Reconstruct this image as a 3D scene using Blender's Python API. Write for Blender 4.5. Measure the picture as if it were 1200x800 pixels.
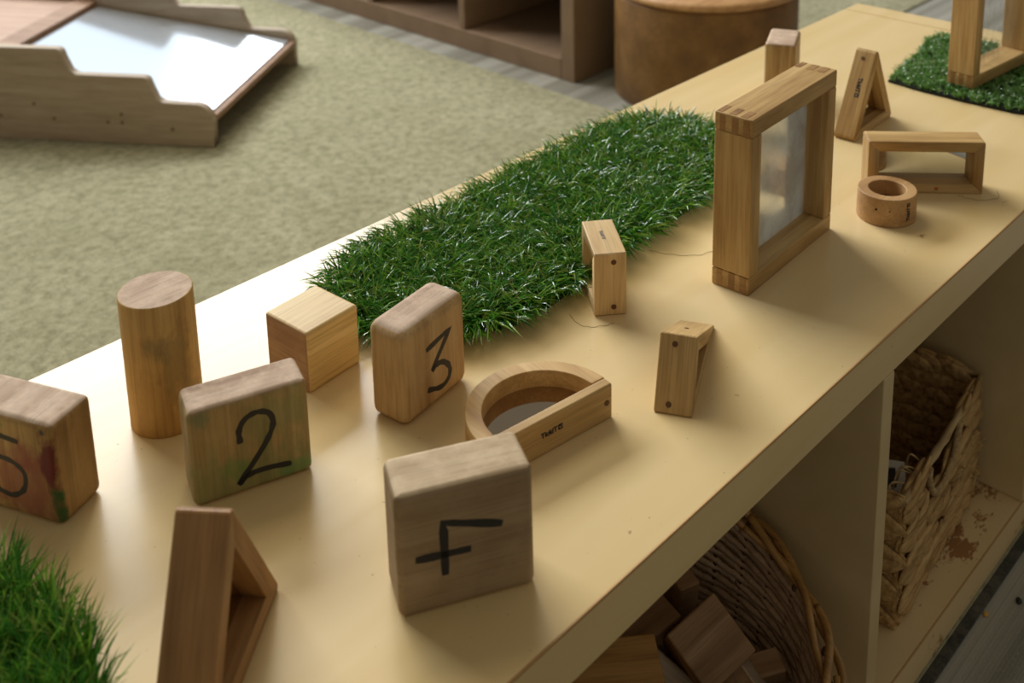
import bpy, bmesh, math, random
import numpy as np
from mathutils import Matrix, Vector
random.seed(7)
RNG = np.random.default_rng(7)
for o in list(bpy.data.objects):
    bpy.data.objects.remove(o)
SC = bpy.context.scene
COL = SC.collection
ZT = 0.404            # height of the table top; x runs along the shelf unit, y across it (front edge y=0)

# ------------------------------------------------------------------ camera
cd = bpy.data.cameras.new('camera')
cam = bpy.data.objects.new('camera', cd)
COL.objects.link(cam)
r_ = Vector((0.69268461, -0.72097031, -0.01974466))
u_ = Vector((0.17694044, 0.14333181, 0.97372895))
b_ = r_.cross(u_)
M = Matrix((r_, u_, b_)).transposed().to_4x4()
M.translation = Vector((0, -0.33707919, 0.5 + ZT))
cam.matrix_world = M
cd.sensor_width = 36
cd.lens = 36 * 1314.06 / 1200
cd.shift_x = (600 - 613.98) / 1200
cd.shift_y = (-77.8 - 400) / 1200
cd.clip_start = 0.02
cd.dof.use_dof = True
cd.dof.focus_distance = 0.86
cd.dof.aperture_fstop = 8.5
SC.camera = cam

# ------------------------------------------------------------------ world, light, exposure
SC.view_settings.view_transform = 'Standard'
SC.view_settings.look = 'None'
SC.view_settings.gamma = 1
SC.view_settings.use_curve_mapping = False
SC.view_settings.exposure = 0.15
w = bpy.data.worlds.new('room light')
SC.world = w
w.use_nodes = True
w.node_tree.nodes['Background'].inputs[0].default_value = (1.0, 0.92, 0.76, 1)
w.node_tree.nodes['Background'].inputs[1].default_value = 0.20

def area_light(name, loc, target, sx, sy, power, color):
    l = bpy.data.lights.new(name, 'AREA')
    l.shape = 'RECTANGLE'; l.size = sx; l.size_y = sy; l.energy = power; l.color = color
    o = bpy.data.objects.new(name, l)
    COL.objects.link(o)
    o.location = loc
    o.rotation_euler = (Vector(target) - Vector(loc)).to_track_quat('-Z', 'Y').to_euler()
    return o
# daylight through the high windows across the room and the paler lower panes, plus an added mirror patch and overhead fill
area_light('high_window_daylight', (1.5, 4.0, 2.72), (0.9, 0.2, 0.5), 3.4, 1.1, 200, (0.93, 0.97, 1.0))
area_light('low_window_daylight', (3.2, 4.1, 1.40), (3.2, 0.2, 1.40), 5.4, 1.15, 15, (0.80, 0.90, 1.0))
area_light('mirror_patch_light', (2.97, 4.0, 1.56), (2.97, 0.2, 1.56), 0.56, 0.62, 5, (1.0, 1.0, 1.0))  # added bright patch that shows white in the ramp mirror
area_light('overhead_fill', (1.3, 1.7, 2.9), (0.8, 0.3, 0.4), 1.2, 1.2, 20, (1.0, 0.90, 0.70))  # added fill from above to soften the window light, no seen fixture

# ------------------------------------------------------------------ helpers
def link(name, me, m=None, parent=None):
    o = bpy.data.objects.new(name, me)
    COL.objects.link(o)
    if m is not None:
        for x in (m if isinstance(m, (list, tuple)) else [m]):
            me.materials.append(x)
    if parent is not None:
        o.parent = parent
    return o

def from_bm(name, bm, m=None, parent=None, smooth=False, mat=None):
    me = bpy.data.meshes.new(name)
    bm.normal_update()
    if mat is not None:
        bm.transform(mat.inverted())
    bm.to_mesh(me); bm.free()
    if smooth:
        me.polygons.foreach_set('use_smooth', [True] * len(me.polygons))
    o = link(name, me, m, parent)
    if mat is not None:
        o.matrix_local = mat
    return o

def empty(name, loc=(0, 0, 0), rz=0.0):
    o = bpy.data.objects.new(name, None)
    COL.objects.link(o)
    o.location = loc; o.rotation_euler = (0, 0, rz); o.empty_display_size = 0.02
    return o

def tag(o, label, cat, group=None, kind=None):
    o['label'] = label; o['category'] = cat
    if group: o['group'] = group
    if kind: o['kind'] = kind
    return o

def wn(o):
    md = o.modifiers.new('weighted normals', 'WEIGHTED_NORMAL'); md.keep_sharp = False
    return o

def box_bm(x0, x1, y0, y1, z0, z1, bev=0.0, seg=2, bm=None):
    b = bmesh.new()
    bmesh.ops.create_cube(b, size=1)
    for v in b.verts:
        v.co = Vector(((x0 + x1) / 2 + v.co.x * (x1 - x0), (y0 + y1) / 2 + v.co.y * (y1 - y0), (z0 + z1) / 2 + v.co.z * (z1 - z0)))
    if bev > 0:
        bmesh.ops.bevel(b, geom=b.edges[:], offset=bev, segments=seg, profile=0.5, affect='EDGES')
    if bm is not None:
        me = bpy.data.meshes.new('tmp'); b.to_mesh(me); b.free(); bm.from_mesh(me); bpy.data.meshes.remove(me)
        return bm
    return b

def box(name, x0, x1, y0, y1, z0, z1, m, parent=None, bev=0.0015, seg=2):
    o = from_bm(name, box_bm(x0, x1, y0, y1, z0, z1, bev, seg), m, parent, smooth=bev > 0)
    if bev > 0: wn(o)
    return o

def extrude_poly(pts, y0, y1, bev=0.0, outer=None, seg=2):
    """pts in (x,z), extruded along y; bevel the rim edges listed in outer (index pairs) or all."""
    bm = bmesh.new()
    A = [bm.verts.new((p[0], y0, p[1])) for p in pts]
    B = [bm.verts.new((p[0], y1, p[1])) for p in pts]
    n = len(pts)
    bm.faces.new(A); bm.faces.new(B[::-1])
    for i in range(n):
        bm.faces.new((A[i], B[i], B[(i + 1) % n], A[(i + 1) % n]))
    bmesh.ops.recalc_face_normals(bm, faces=bm.faces[:])
    if bev > 0:
        idx = range(n) if outer is None else outer
        es = []
        for i in idx:
            for L in (A, B):
                e = bm.edges.get((L[i], L[(i + 1) % n]))
                if e: es.append(e)
        bmesh.ops.bevel(bm, geom=es, offset=bev, segments=seg, profile=0.5, affect='EDGES')
    return bm

def tube(bm, pts, r, n=6, cap=True, taper=None):
    pts = [Vector(p) for p in pts]
    rings = []
    up = Vector((0.13, 0.21, 0.97)).normalized()
    for i, p in enumerate(pts):
        t = (pts[min(i + 1, len(pts) - 1)] - pts[max(i - 1, 0)])
        t = t.normalized() if t.length > 1e-9 else Vector((1, 0, 0))
        a = t.cross(up)
        if a.length < 1e-3: a = t.cross(Vector((1, 0, 0)))
        a.normalize(); b = t.cross(a).normalized()
        rr = r * (taper[i] if taper else 1)
        rings.append([bm.verts.new(p + a * rr * math.cos(2 * math.pi * k / n) + b * rr * math.sin(2 * math.pi * k / n)) for k in range(n)])
    for i in range(len(rings) - 1):
        for k in range(n):
            f = bm.faces.new((rings[i][k], rings[i][(k + 1) % n], rings[i + 1][(k + 1) % n], rings[i + 1][k])); f.smooth = True
    if cap:
        bm.faces.new(rings[0][::-1]); bm.faces.new(rings[-1])

def catmull(P, n=8):
    P = [np.array(p, float) for p in P]
    Q = [2 * P[0] - P[1]] + P + [2 * P[-1] - P[-2]]
    out = []
    for i in range(1, len(Q) - 2):
        for k in range(n):
            t = k / n
            a, b, c, d = Q[i - 1], Q[i], Q[i + 1], Q[i + 2]
            out.append(0.5 * ((2 * b) + (-a + c) * t + (2 * a - 5 * b + 4 * c - d) * t * t + (-a + 3 * b - 3 * c + d) * t ** 3))
    out.append(P[-1])
    return out

# ------------------------------------------------------------------ materials
class NT:
    def __init__(s, name):
        s.m = bpy.data.materials.new(name); s.m.use_nodes = True
        s.t = s.m.node_tree; s.t.nodes.clear()
        s.out = s.n('ShaderNodeOutputMaterial'); s.p = s.n('ShaderNodeBsdfPrincipled')
        s.l(s.p.outputs[0], s.out.inputs[0])
    def n(s, ty, **k):
        nd = s.t.nodes.new(ty)
        for a, b in k.items(): setattr(nd, a, b)
        return nd
    def l(s, a, b): s.t.links.new(a, b)
    def coord(s, scale=(1, 1, 1), loc=(0, 0, 0), rnd=True):
        tc = s.n('ShaderNodeTexCoord'); mp = s.n('ShaderNodeMapping')
        mp.inputs['Scale'].default_value = scale
        mp.inputs['Location'].default_value = loc
        if rnd:
            oi = s.n('ShaderNodeObjectInfo'); ad = s.n('ShaderNodeVectorMath', operation='ADD')
            ml = s.n('ShaderNodeVectorMath', operation='SCALE'); cb = s.n('ShaderNodeCombineXYZ')
            s.l(oi.outputs['Random'], cb.inputs[0]); s.l(oi.outputs['Random'], cb.inputs[1]); s.l(oi.outputs['Random'], cb.inputs[2])
            s.l(cb.outputs[0], ml.inputs[0]); ml.inputs['Scale'].default_value = 3.7
            s.l(tc.outputs['Object'], ad.inputs[0]); s.l(ml.outputs[0], ad.inputs[1]); s.l(ad.outputs[0], mp.inputs[0])
        else:
            s.l(tc.outputs['Object'], mp.inputs[0])
        return mp.outputs[0]
    def noise(s, vec, scale, detail=4, rough=0.55, dist=0.0):
        nd = s.n('ShaderNodeTexNoise'); s.l(vec, nd.inputs['Vector'])
        nd.inputs['Scale'].default_value = scale; nd.inputs['Detail'].default_value = detail
        nd.inputs['Roughness'].default_value = rough; nd.inputs['Distortion'].default_value = dist
        return nd.outputs['Fac']
    def ramp(s, fac, stops):
        r = s.n('ShaderNodeValToRGB'); e = r.color_ramp.elements
        while len(e) < len(stops): e.new(0.5)
        for i, (p, c) in enumerate(stops):
            e[i].position = p; e[i].color = (*c, 1) if len(c) == 3 else c
        s.l(fac, r.inputs[0]); return r.outputs[0]
    def mix(s, fac, a, b, mode='MIX'):
        m = s.n('ShaderNodeMix', data_type='RGBA', blend_type=mode)
        for src, k in ((fac, 0), (a, 6), (b, 7)):
            if hasattr(src, 'links'): s.l(src, m.inputs[k])
            elif k == 0: m.inputs[0].default_value = src
            else: m.inputs[k].default_value = (*src, 1)
        return m.outputs[2]
    def math(s, op, a, b=None, clamp=False):
        m = s.n('ShaderNodeMath', operation=op); m.use_clamp = clamp
        for src, k in ((a, 0), (b, 1)):
            if src is None: continue
            if hasattr(src, 'links'): s.l(src, m.inputs[k])
            else: m.inputs[k].default_value = src
        return m.outputs[0]
    def bump(s, h, strength=0.3, dist=0.001):
        b = s.n('ShaderNodeBump'); b.inputs['Strength'].default_value = strength; b.inputs['Distance'].default_value = dist
        s.l(h, b.inputs['Height']); s.l(b.outputs[0], s.p.inputs['Normal'])

def srgb(r, g, b):
    f = lambda c: (c / 255) / 12.92 if c / 255 <= 0.04045 else ((c / 255 + 0.055) / 1.055) ** 2.4
    return (f(r), f(g), f(b))

def wood(name, light, mid, dark, axis='x', rough=0.5, stripe=1.0, worn=0.0, bump=0.25, spec=0.4):
    """grain runs along the object's own axis"""
    s = NT(name)
    sc = {'x': (6, 70, 70), 'y': (70, 6, 70), 'z': (70, 70, 6)}[axis]
    v = s.coord(sc)
    n1 = s.noise(v, 1.0 * stripe, 3, 0.5, 0.6)
    sc2 = {'x': (20, 600, 600), 'y': (600, 20, 600), 'z': (600, 600, 20)}[axis]
    n2 = s.noise(s.coord(sc2), 1.0, 2, 0.6)
    n3 = s.noise(s.coord((14, 14, 14)), 1.0, 3, 0.6)
    c1 = s.ramp(n1, [(0.28, dark), (0.5, mid), (0.72, light)])
    c2 = s.mix(s.math('MULTIPLY', s.ramp(n2, [(0.48, (0, 0, 0)), (0.66, (1, 1, 1))]), 0.36), c1, tuple(x * 0.55 for x in dark))
    c3 = s.mix(s.math('MULTIPLY', s.ramp(n3, [(0.35, (0, 0, 0)), (0.7, (1, 1, 1))]), 0.35), c2, light)
    if worn > 0:
        n4 = s.noise(s.coord((60, 60, 60)), 1.0, 5, 0.7)
        c3 = s.mix(s.math('MULTIPLY', s.ramp(n4, [(0.45, (0, 0, 0)), (0.65, (1, 1, 1))]), worn), c3, tuple(min(1, x * 1.25 + 0.03) for x in light))
    s.l(c3, s.p.inputs['Base Color'])
    s.p.inputs['Roughness'].default_value = rough
    s.p.inputs['Specular IOR Level'].default_value = spec
    s.bump(s.math('ADD', n2, n3), bump, 0.0003)
    s.last = c3
    return s

def plain(name, col, rough=0.5, metal=0.0, spec=0.5):
    s = NT(name); s.p.inputs['Base Color'].default_value = (*col, 1)
    s.p.inputs['Roughness'].default_value = rough; s.p.inputs['Metallic'].default_value = metal
    s.p.inputs['Specular IOR Level'].default_value = spec
    return s.m

OAK = (srgb(212, 178, 120), srgb(188, 150, 92), srgb(150, 110, 60))
PINE = (srgb(238, 210, 150), srgb(222, 190, 126), srgb(194, 154, 90))
WORN = (srgb(204, 172, 122), srgb(182, 146, 96), srgb(150, 112, 66))
M_frame = wood('oiled_wood', *OAK).m
M_frame_dark = wood('oiled_wood_end_grain', srgb(176, 136, 84), srgb(156, 114, 68), srgb(130, 92, 52), 'y').m
M_frame_pale = wood('pale_rubberwood', srgb(228, 200, 148), srgb(210, 176, 122), srgb(180, 140, 88)).m
M_pine_y = wood('pine_block_wood', *PINE, 'x', stripe=0.8).m
M_pine_end = wood('pine_block_end_grain', srgb(186, 150, 116), srgb(166, 128, 96), srgb(140, 102, 74), 'y', stripe=.6, worn=.2, rough=.8).m
M_worn_z = wood('worn_block_wood', *WORN, 'z', rough=0.6, worn=0.12).m
M_worn_end = wood('worn_lit_end_grain', srgb(206, 182, 158), srgb(188, 160, 136), srgb(160, 130, 106), 'x', rough=0.85, stripe=.8, worn=0.5).m  # worn end grain, with some window light on the tops put into its paleness
M_cyl = wood('dowel_wood', srgb(205, 160, 92), srgb(184, 138, 72), srgb(146, 104, 52), 'z', rough=0.5).m
M_post = wood('striped_post_wood', srgb(205, 175, 125), srgb(176, 140, 90), srgb(132, 98, 58), 'z', stripe=2.0).m
M_ink = plain('black_marker_ink', srgb(34, 32, 30), 0.6)
M_print = plain('dark_print', srgb(30, 20, 28), 0.6)
M_plug = plain('dark_wood_plug', srgb(98, 64, 36), 0.7)

def stained(name, spots, cols=None):
    """worn block wood with paint stains; spots = [(centre, radius, colour, amount)] in the block's own space"""
    s = wood(name, *(cols or WORN), 'z', rough=0.65, worn=0.12)
    c = s.last
    tc = s.n('ShaderNodeTexCoord')
    for k, (ce, ra, colr, amt) in enumerate(spots):
        sb = s.n('ShaderNodeVectorMath', operation='SUBTRACT'); s.l(tc.outputs['Object'], sb.inputs[0]); sb.inputs[1].default_value = ce
        dv = s.n('ShaderNodeVectorMath', operation='DIVIDE'); s.l(sb.outputs[0], dv.inputs[0]); dv.inputs[1].default_value = ra
        ln = s.n('ShaderNodeVectorMath', operation='LENGTH'); s.l(dv.outputs[0], ln.inputs[0])
        nz = s.noise(s.coord((110, 110, 60), (k * 1.7, k, 0), False), 1.0, 4, 0.65)
        d = s.math('ADD', ln.outputs['Value'], s.math('MULTIPLY', s.math('SUBTRACT', nz, 0.5), 2.2))
        mask = s.ramp(d, [(0.45, (1, 1, 1)), (1.0, (0, 0, 0))])
        c = s.mix(s.math('MULTIPLY', mask, amt), c, colr)
    s.l(c, s.p.inputs['Base Color'])
    return s.m

# laminate of the shelf unit
def laminate(name, c0, c1, rough, marks=False):
    s = NT(name)
    n1 = s.noise(s.coord((2.2, 16, 16), rnd=False), 1.0, 3, 0.5, 0.5)
    c = s.ramp(n1, [(0.3, c0), (0.7, c1)])
    if marks:
        sp = s.noise(s.coord((240, 240, 240), rnd=False), 1.0, 2, 0.5)
        c = s.mix(s.ramp(sp, [(0.735, (0, 0, 0)), (0.77, (0.55, 0.55, 0.55))]), c, srgb(120, 92, 60))
        tc = s.n('ShaderNodeTexCoord')
        for k, (ce, ra, colr) in enumerate([((0.905, 0.050, ZT), (0.016, 0.010, 0.01), srgb(150, 112, 68)), ((0.232, 0.378, ZT), (0.010, 0.016, 0.01), srgb(160, 140, 105)),
                                            ((0.775, 0.225, ZT), (0.012, 0.012, 0.01), srgb(150, 118, 74)), ((0.60, 0.045, ZT), (0.006, 0.004, 0.01), srgb(150, 118, 80)),
                                            ((1.02, 0.02, ZT), (0.014, 0.005, 0.01), srgb(150, 118, 80))]):
            sb = s.n('ShaderNodeVectorMath', operation='SUBTRACT'); s.l(tc.outputs['Object'], sb.inputs[0]); sb.inputs[1].default_value = ce
            dv = s.n('ShaderNodeVectorMath', operation='DIVIDE'); s.l(sb.outputs[0], dv.inputs[0]); dv.inputs[1].default_value = ra
            ln = s.n('ShaderNodeVectorMath', operation='LENGTH'); s.l(dv.outputs[0], ln.inputs[0])
            nz = s.noise(s.coord((300, 300, 300), (k, k * 2, 0), False), 1.0, 4, 0.7)
            d = s.math('ADD', s.math('MULTIPLY', ln.outputs['Value'], 0.4), nz)
            c = s.mix(s.ramp(d, [(0.52, (0.75, 0.75, 0.75)), (0.58, (0, 0, 0))]), c, colr)
    s.l(c, s.p.inputs['Base Color']); s.p.inputs['Roughness'].default_value = rough
    s.p.inputs['Specular IOR Level'].default_value = 0.27
    n2 = s.noise(s.coord((30, 30, 30), rnd=False), 1.0, 2, 0.5)
    s.bump(n2, 0.08, 0.002)
    return s.m
M_lam = laminate('maple_laminate_top', srgb(220, 191, 134), srgb(231, 206, 156), 0.25, True)
M_lam_side = laminate('maple_laminate', srgb(206, 182, 134), srgb(216, 194, 148), 0.45)
def worn_deck():
    s = NT('worn_laminate_deck')
    n1 = s.noise(s.coord((2.2, 16, 16), rnd=False), 1.0, 3, 0.5, 0.5)
    c = s.ramp(n1, [(0.3, srgb(214, 184, 130)), (0.7, srgb(226, 200, 150))])
    big = s.noise(s.coord((9, 9, 9), (0.37, 0.9, 0), False), 1.0, 2, 0.5)
    fine = s.noise(s.coord((60, 110, 60), rnd=False), 1.0, 5, 0.7)
    d = s.math('ADD', s.math('MULTIPLY', big, 0.9), s.math('MULTIPLY', fine, 0.5))
    c = s.mix(s.ramp(d, [(0.74, (0, 0, 0)), (0.77, (0.9, 0.9, 0.9))]), c, srgb(150, 98, 52))
    s.l(c, s.p.inputs['Base Color']); s.p.inputs['Roughness'].default_value = 0.5
    return s.m
M_deck = worn_deck()

def mirror_mat(name, rough, scuff, tint=(0.82, 0.85, 0.84), base=0.92):
    s = NT(name)
    n = s.noise(s.coord((30, 30, 30), rnd=False), 1.0, 5, 0.65, 0.4)
    f = s.ramp(n, [(0.35, (0, 0, 0)), (0.7, (1, 1, 1))])
    s.l(s.mix(f, tint, tuple(x * base for x in tint)), s.p.inputs['Base Color'])
    s.p.inputs['Metallic'].default_value = 1.0 - scuff
    s.l(s.math('MULTIPLY_ADD' if False else 'ADD', s.math('MULTIPLY', f, rough), rough * 0.5), s.p.inputs['Roughness'])
    return s.m
M_mirror = mirror_mat('acrylic_mirror', 0.02, 0.0)
def scuffed():
    s = NT('scuffed_acrylic_mirror')
    n = s.noise(s.coord((26, 26, 26), rnd=False), 1.0, 5, 0.65, 0.4)
    f = s.ramp(n, [(0.42, (0, 0, 0)), (0.62, (1, 1, 1))])
    s.p.inputs['Base Color'].default_value = (0.90, 0.92, 0.90, 1); s.p.inputs['Metallic'].default_value = 1
    s.l(s.math('ADD', s.math('MULTIPLY', f, 0.10), 0.10), s.p.inputs['Roughness'])
    tr = s.n('ShaderNodeBsdfTranslucent'); tr.inputs[0].default_value = (0.80, 0.84, 0.82, 1)
    df = s.n('ShaderNodeBsdfDiffuse'); df.inputs[0].default_value = (0.80, 0.84, 0.82, 1)
    a = s.n('ShaderNodeMixShader'); a.inputs[0].default_value = 0.5
    s.l(tr.outputs[0], a.inputs[1]); s.l(df.outputs[0], a.inputs[2])
    mx = s.n('ShaderNodeMixShader')
    s.l(s.math('ADD', s.math('MULTIPLY', f, 0.14), 0.34), mx.inputs[0])
    s.l(s.p.outputs[0], mx.inputs[1]); s.l(a.outputs[0], mx.inputs[2]); s.l(mx.outputs[0], s.out.inputs[0])
    return s.m
M_mirror_scuffed = scuffed()
M_mirror_dim = mirror_mat('dim_reflection_mirror', 0.04, 0.0, (0.52, 0.42, 0.32))  # same mirror, brown tint stands in for the dark room it reflects
def clear_mat():
    s = NT('scuffed_clear_acrylic')
    tr = s.n('ShaderNodeBsdfTransparent'); mx = s.n('ShaderNodeMixShader')
    n = s.noise(s.coord((120, 120, 25), rnd=False), 1.0, 5, 0.7)
    s.l(s.math('ADD', s.math('MULTIPLY', s.ramp(n, [(0.5, (0, 0, 0)), (0.72, (1, 1, 1))]), 0.35), 0.12), mx.inputs[0])
    s.l(tr.outputs[0], mx.inputs[1]); s.l(s.p.outputs[0], mx.inputs[2])
    s.p.inputs['Base Color'].default_value = (0.42, 0.42, 0.40, 1); s.p.inputs['Roughness'].default_value = 0.25
    s.t.links.new(mx.outputs[0], s.out.inputs[0])
    return s.m
M_clear = clear_mat()

# ------------------------------------------------------------------ floor
def vinyl():
    s = NT('grooved_vinyl')
    tc = s.n('ShaderNodeTexCoord'); sx = s.n('ShaderNodeSeparateXYZ'); s.l(tc.outputs['Object'], sx.inputs[0])
    y = sx.outputs['Y']
    band = s.noise(s.coord((0.25, 26, 1), rnd=False), 1.0, 1, 0.4)
    fine = s.noise(s.coord((1.5, 240, 1), rnd=False), 1.0, 2, 0.6)
    gr = s.math('SINE', s.math('MULTIPLY', y, 1900.0))
    speck = s.noise(s.coord((320, 320, 1), rnd=False), 1.0, 2, 0.6)
    c = s.ramp(band, [(0.35, srgb(124, 120, 106)), (0.45, srgb(140, 137, 124)), (0.53, srgb(152, 149, 137)), (0.65, srgb(166, 163, 151))])
    c = s.mix(s.math('MULTIPLY', s.ramp(fine, [(0.5, (0, 0, 0)), (0.62, (1, 1, 1))]), 0.22), c, srgb(108, 108, 106))
    c = s.mix(s.math('MULTIPLY', s.ramp(speck, [(0.55, (0, 0, 0)), (0.7, (1, 1, 1))]), 0.35), c, srgb(180, 180, 176))
    s.l(c, s.p.inputs['Base Color']); s.p.inputs['Roughness'].default_value = 0.42
    s.bump(s.math('ADD', s.math('MULTIPLY', gr, 0.5), fine), 0.15, 0.0006)
    return s.m
def carpet(name, a, b, c3):
    s = NT(name)
    v = s.coord((1, 1, 1), rnd=False)
    n1 = s.noise(v, 6, 4, 0.6); n2 = s.noise(v, 55, 6, 0.85); n3 = s.noise(v, 700, 2, 0.8)
    c = s.ramp(n1, [(0.3, a), (0.7, b)])
    c = s.mix(s.ramp(n2, [(0.38, (0.85, 0.85, 0.85)), (0.60, (0, 0, 0))]), c, c3)
    s.l(c, s.p.inputs['Base Color']); s.p.inputs['Roughness'].default_value = 1.0
    s.p.inputs['Specular IOR Level'].default_value = 0.1
    s.p.inputs['Sheen Weight'].default_value = 0.15
    s.bump(s.math('ADD', n2, s.math('MULTIPLY', n3, 0.6)), 0.9, 0.006)
    return s.m
fl = box('floor', -2.5, 6, -2.5, 6, -0.02, 0.0, vinyl(), bev=0); fl['kind'] = 'structure'
M_carpet = carpet('short_pile_carpet', srgb(184, 178, 142), srgb(204, 197, 162), srgb(140, 134, 98))
cp = box('carpet', -2.4, 1.712, -0.002, 5.5, 0.0, 0.004, M_carpet, bev=0.001)
box('shaded_edge_strip', -2.4, 1.712, -0.012, -0.002, 0.0, 0.0035, carpet('shaded_edge_pile', srgb(92, 90, 76), srgb(112, 108, 92), srgb(40, 40, 34)), cp, bev=0.001)  # added strip along the carpet edge, shade painted as darker pile
tag(cp, 'large grey-beige short pile carpet under the low shelf unit and the stepped toy ramp', 'carpet')
cp2 = box('carpet', 2.28, 5.9, 0.93, 5.5, 0.0, 0.004, M_carpet, bev=0.001)
tag(cp2, 'pale green-beige carpet beyond the round stool, at the far end of the shelf top', 'carpet')

# ------------------------------------------------------------------ shelf unit
shelf = empty('shelf_unit', (0.6, 0.22, 0.004))
tag(shelf, 'long low maple laminate shelf unit with open cells, carrying the wooden blocks and grass mats', 'shelf')
def spart(name, x0, x1, y0, y1, z0, z1, m, bev=0.0012):
    bm = box_bm(x0, x1, y0, y1, z0, z1, bev, 2)
    bm.transform(Matrix.Translation((-0.6, -0.22, -0.004)))
    o = from_bm(name, bm, m, shelf, smooth=True); wn(o)
    return o
D = 0.4392
XL, XR = -0.64, 1.527
# laminate parts use world-like coordinates through the same shader, so shift its marks to the part's own origin
def lam_part(name, x0, x1, y0, y1, z0, z1, m, bev=0.0012):
    o = from_bm(name, box_bm(x0, x1, y0, y1, z0, z1, bev, 2), m, None, smooth=True); wn(o)
    o.parent = shelf; o.matrix_parent_inverse = Matrix.Translation((-0.6, -0.22, -0.004))
    return o
lam_part('top_board', XL, 1.4868, 0, D, ZT - 0.038, ZT, [M_lam], 0.0016)
lam_part('bottom_board', XL + 0.038, 1.4885, 0, D, 0.004, 0.041, [M_deck])
lam_part('end_panel', 1.4895, XR, 0, D, 0.004, ZT, [M_lam], 0.0016)
lam_part('end_panel', XL, XL + 0.037, 0, D, 0.004, ZT - 0.0385, [M_lam_side])
for x in (-0.30, 0.04, 0.738, 1.085):
    lam_part('divider', x, x + 0.0175, 0.0, D - 0.012, 0.0412, ZT - 0.0382, [M_lam_side])
lam_part('back_panel', XL + 0.038, 1.4885, D - 0.011, D - 0.003, 0.0412, ZT - 0.0382, [M_lam_side], 0.0006)

lam_part('edge_band', XL, 1.4868, -0.0003, 0.0010, ZT - 0.0012, ZT + 0.00012, [laminate('worn_edge_band', srgb(176, 132, 84), srgb(206, 168, 112), 0.6)], 0)
lam_part('edge_band', XL + 0.038, 1.4868, -0.0003, 0.0010, 0.0400, 0.0411, [laminate('worn_edge_band_low', srgb(170, 126, 80), srgb(200, 160, 106), 0.6)], 0)
# ------------------------------------------------------------------ wooden blocks
def corner_frame(x, y, yaw, w, d):
    c, s = math.cos(yaw), math.sin(yaw)
    return (x + c * w / 2 - s * d / 2, y + s * w / 2 + c * d / 2)

def rounded_block(name, x, y, yaw, w, d, h, mats, r=0.004, end='z', seg=4, wob=0.0006):
    """solid block; the faces across the grain get the end grain material"""
    bm = box_bm(-w / 2, w / 2, -d / 2, d / 2, 0, h, r, seg)
    ax = {'x': 0, 'y': 1, 'z': 2}[end]
    for f in bm.faces:
        f.material_index = 1 if abs(f.normal[ax]) > 0.8 else 0
    rr = random.Random(int(x * 1000))
    for v in bm.verts:
        v.co += Vector((rr.uniform(-1, 1), rr.uniform(-1, 1), rr.uniform(-1, 1) if v.co.z > h * .3 else 0)) * wob * 0.3
    o = from_bm(name, bm, mats, None, smooth=True); wn(o)
    cx, cy = corner_frame(x, y, yaw, w, d)
    o.location = (cx, cy, ZT); o.rotation_euler = (0, 0, yaw)
    return o

def stroke(lines, wd, parent, place, m=None, name='painted_number', rough=0.5):
    """ribbons of marker paint on a face; place maps (u,z) to the parent's space, thickness goes outwards"""
    bm = bmesh.new()
    for ln, sm in lines:
        P = catmull(ln, 7) if sm else [np.array(p, float) for p in ln]
        if not sm:
            Q = []
            for a, b in zip(P[:-1], P[1:]):
                for k in range(6): Q.append(a + (b - a) * k / 6)
            Q.append(P[-1]); P = Q
        n = len(P); L = []; Rr = []
        for i in range(n):
            t = P[min(i + 1, n - 1)] - P[max(i - 1, 0)]; t = t / (np.hypot(*t) + 1e-9); nn = np.array([-t[1], t[0]])
            ww = wd / 2 * (1 + 0.16 * math.sin(i * 1.1) * (0.5 + 0.5 * math.sin(i * .37)))
            if i == 0 or i == n - 1: ww *= 0.8
            L.append(P[i] + nn * ww); Rr.append(P[i] - nn * ww)
        for off in (0.00012,):
            vl = [bm.verts.new(place(p[0], p[1], off)) for p in L]; vr = [bm.verts.new(place(p[0], p[1], off)) for p in Rr]
            wl = [bm.verts.new(place(p[0], p[1], -0.0002)) for p in L]; wr = [bm.verts.new(place(p[0], p[1], -0.0002)) for p in Rr]
        for i in range(n - 1):
            bm.faces.new((vl[i], vr[i], vr[i + 1], vl[i + 1]))
            bm.faces.new((wl[i], vl[i], vl[i + 1], wl[i + 1])); bm.faces.new((vr[i], wr[i], wr[i + 1], vr[i + 1]))
        bm.faces.new((vl[0], wl[0], wr[0], vr[0])); bm.faces.new((vl[-1], vr[-1], wr[-1], wl[-1]))
    bmesh.ops.recalc_face_normals(bm, faces=bm.faces[:])
    return from_bm(name, bm, m or M_ink, parent)

def front(w, d):       # (u,z) in mm on the -y face, u from its left edge
    return lambda u, z, off: Vector((u / 1000 - w / 2, -d / 2 - off, z / 1000))

NUM = 'number blocks standing on the shelf top'
W4 = wood('worn_block_wood_grey', srgb(168, 144, 110), srgb(154, 128, 94), srgb(138, 112, 80), 'x', rough=0.6, worn=0.18, stripe=.6).m
W4t = wood('worn_lit_top_grain', srgb(206, 184, 152), srgb(196, 172, 138), srgb(180, 152, 118), 'x', rough=0.8, worn=0.4, stripe=.6).m  # block top paler from wear and from window light put into the colour
b4 = rounded_block('number_block', 0.3131, 0.0705, -0.4916, 0.0775, 0.0339, 0.0769, [W4, W4t], 0.0042)
stroke([([(59.1, 45.5), (26.0, 54.8), (26.1, 21.7)], False), ([(10.0, 35.6), (40.9, 34.4)], False)], 4.6, b4, front(0.0775, 0.0339))
tag(b4, 'grey-brown worn wooden number block painted with a black 4 lying sideways', 'block', NUM)
b3 = rounded_block('number_block', 0.4176, 0.1886, 0.1486, 0.0688, 0.0331, 0.0719, [M_worn_z, M_worn_end], 0.0075, seg=5)
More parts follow.
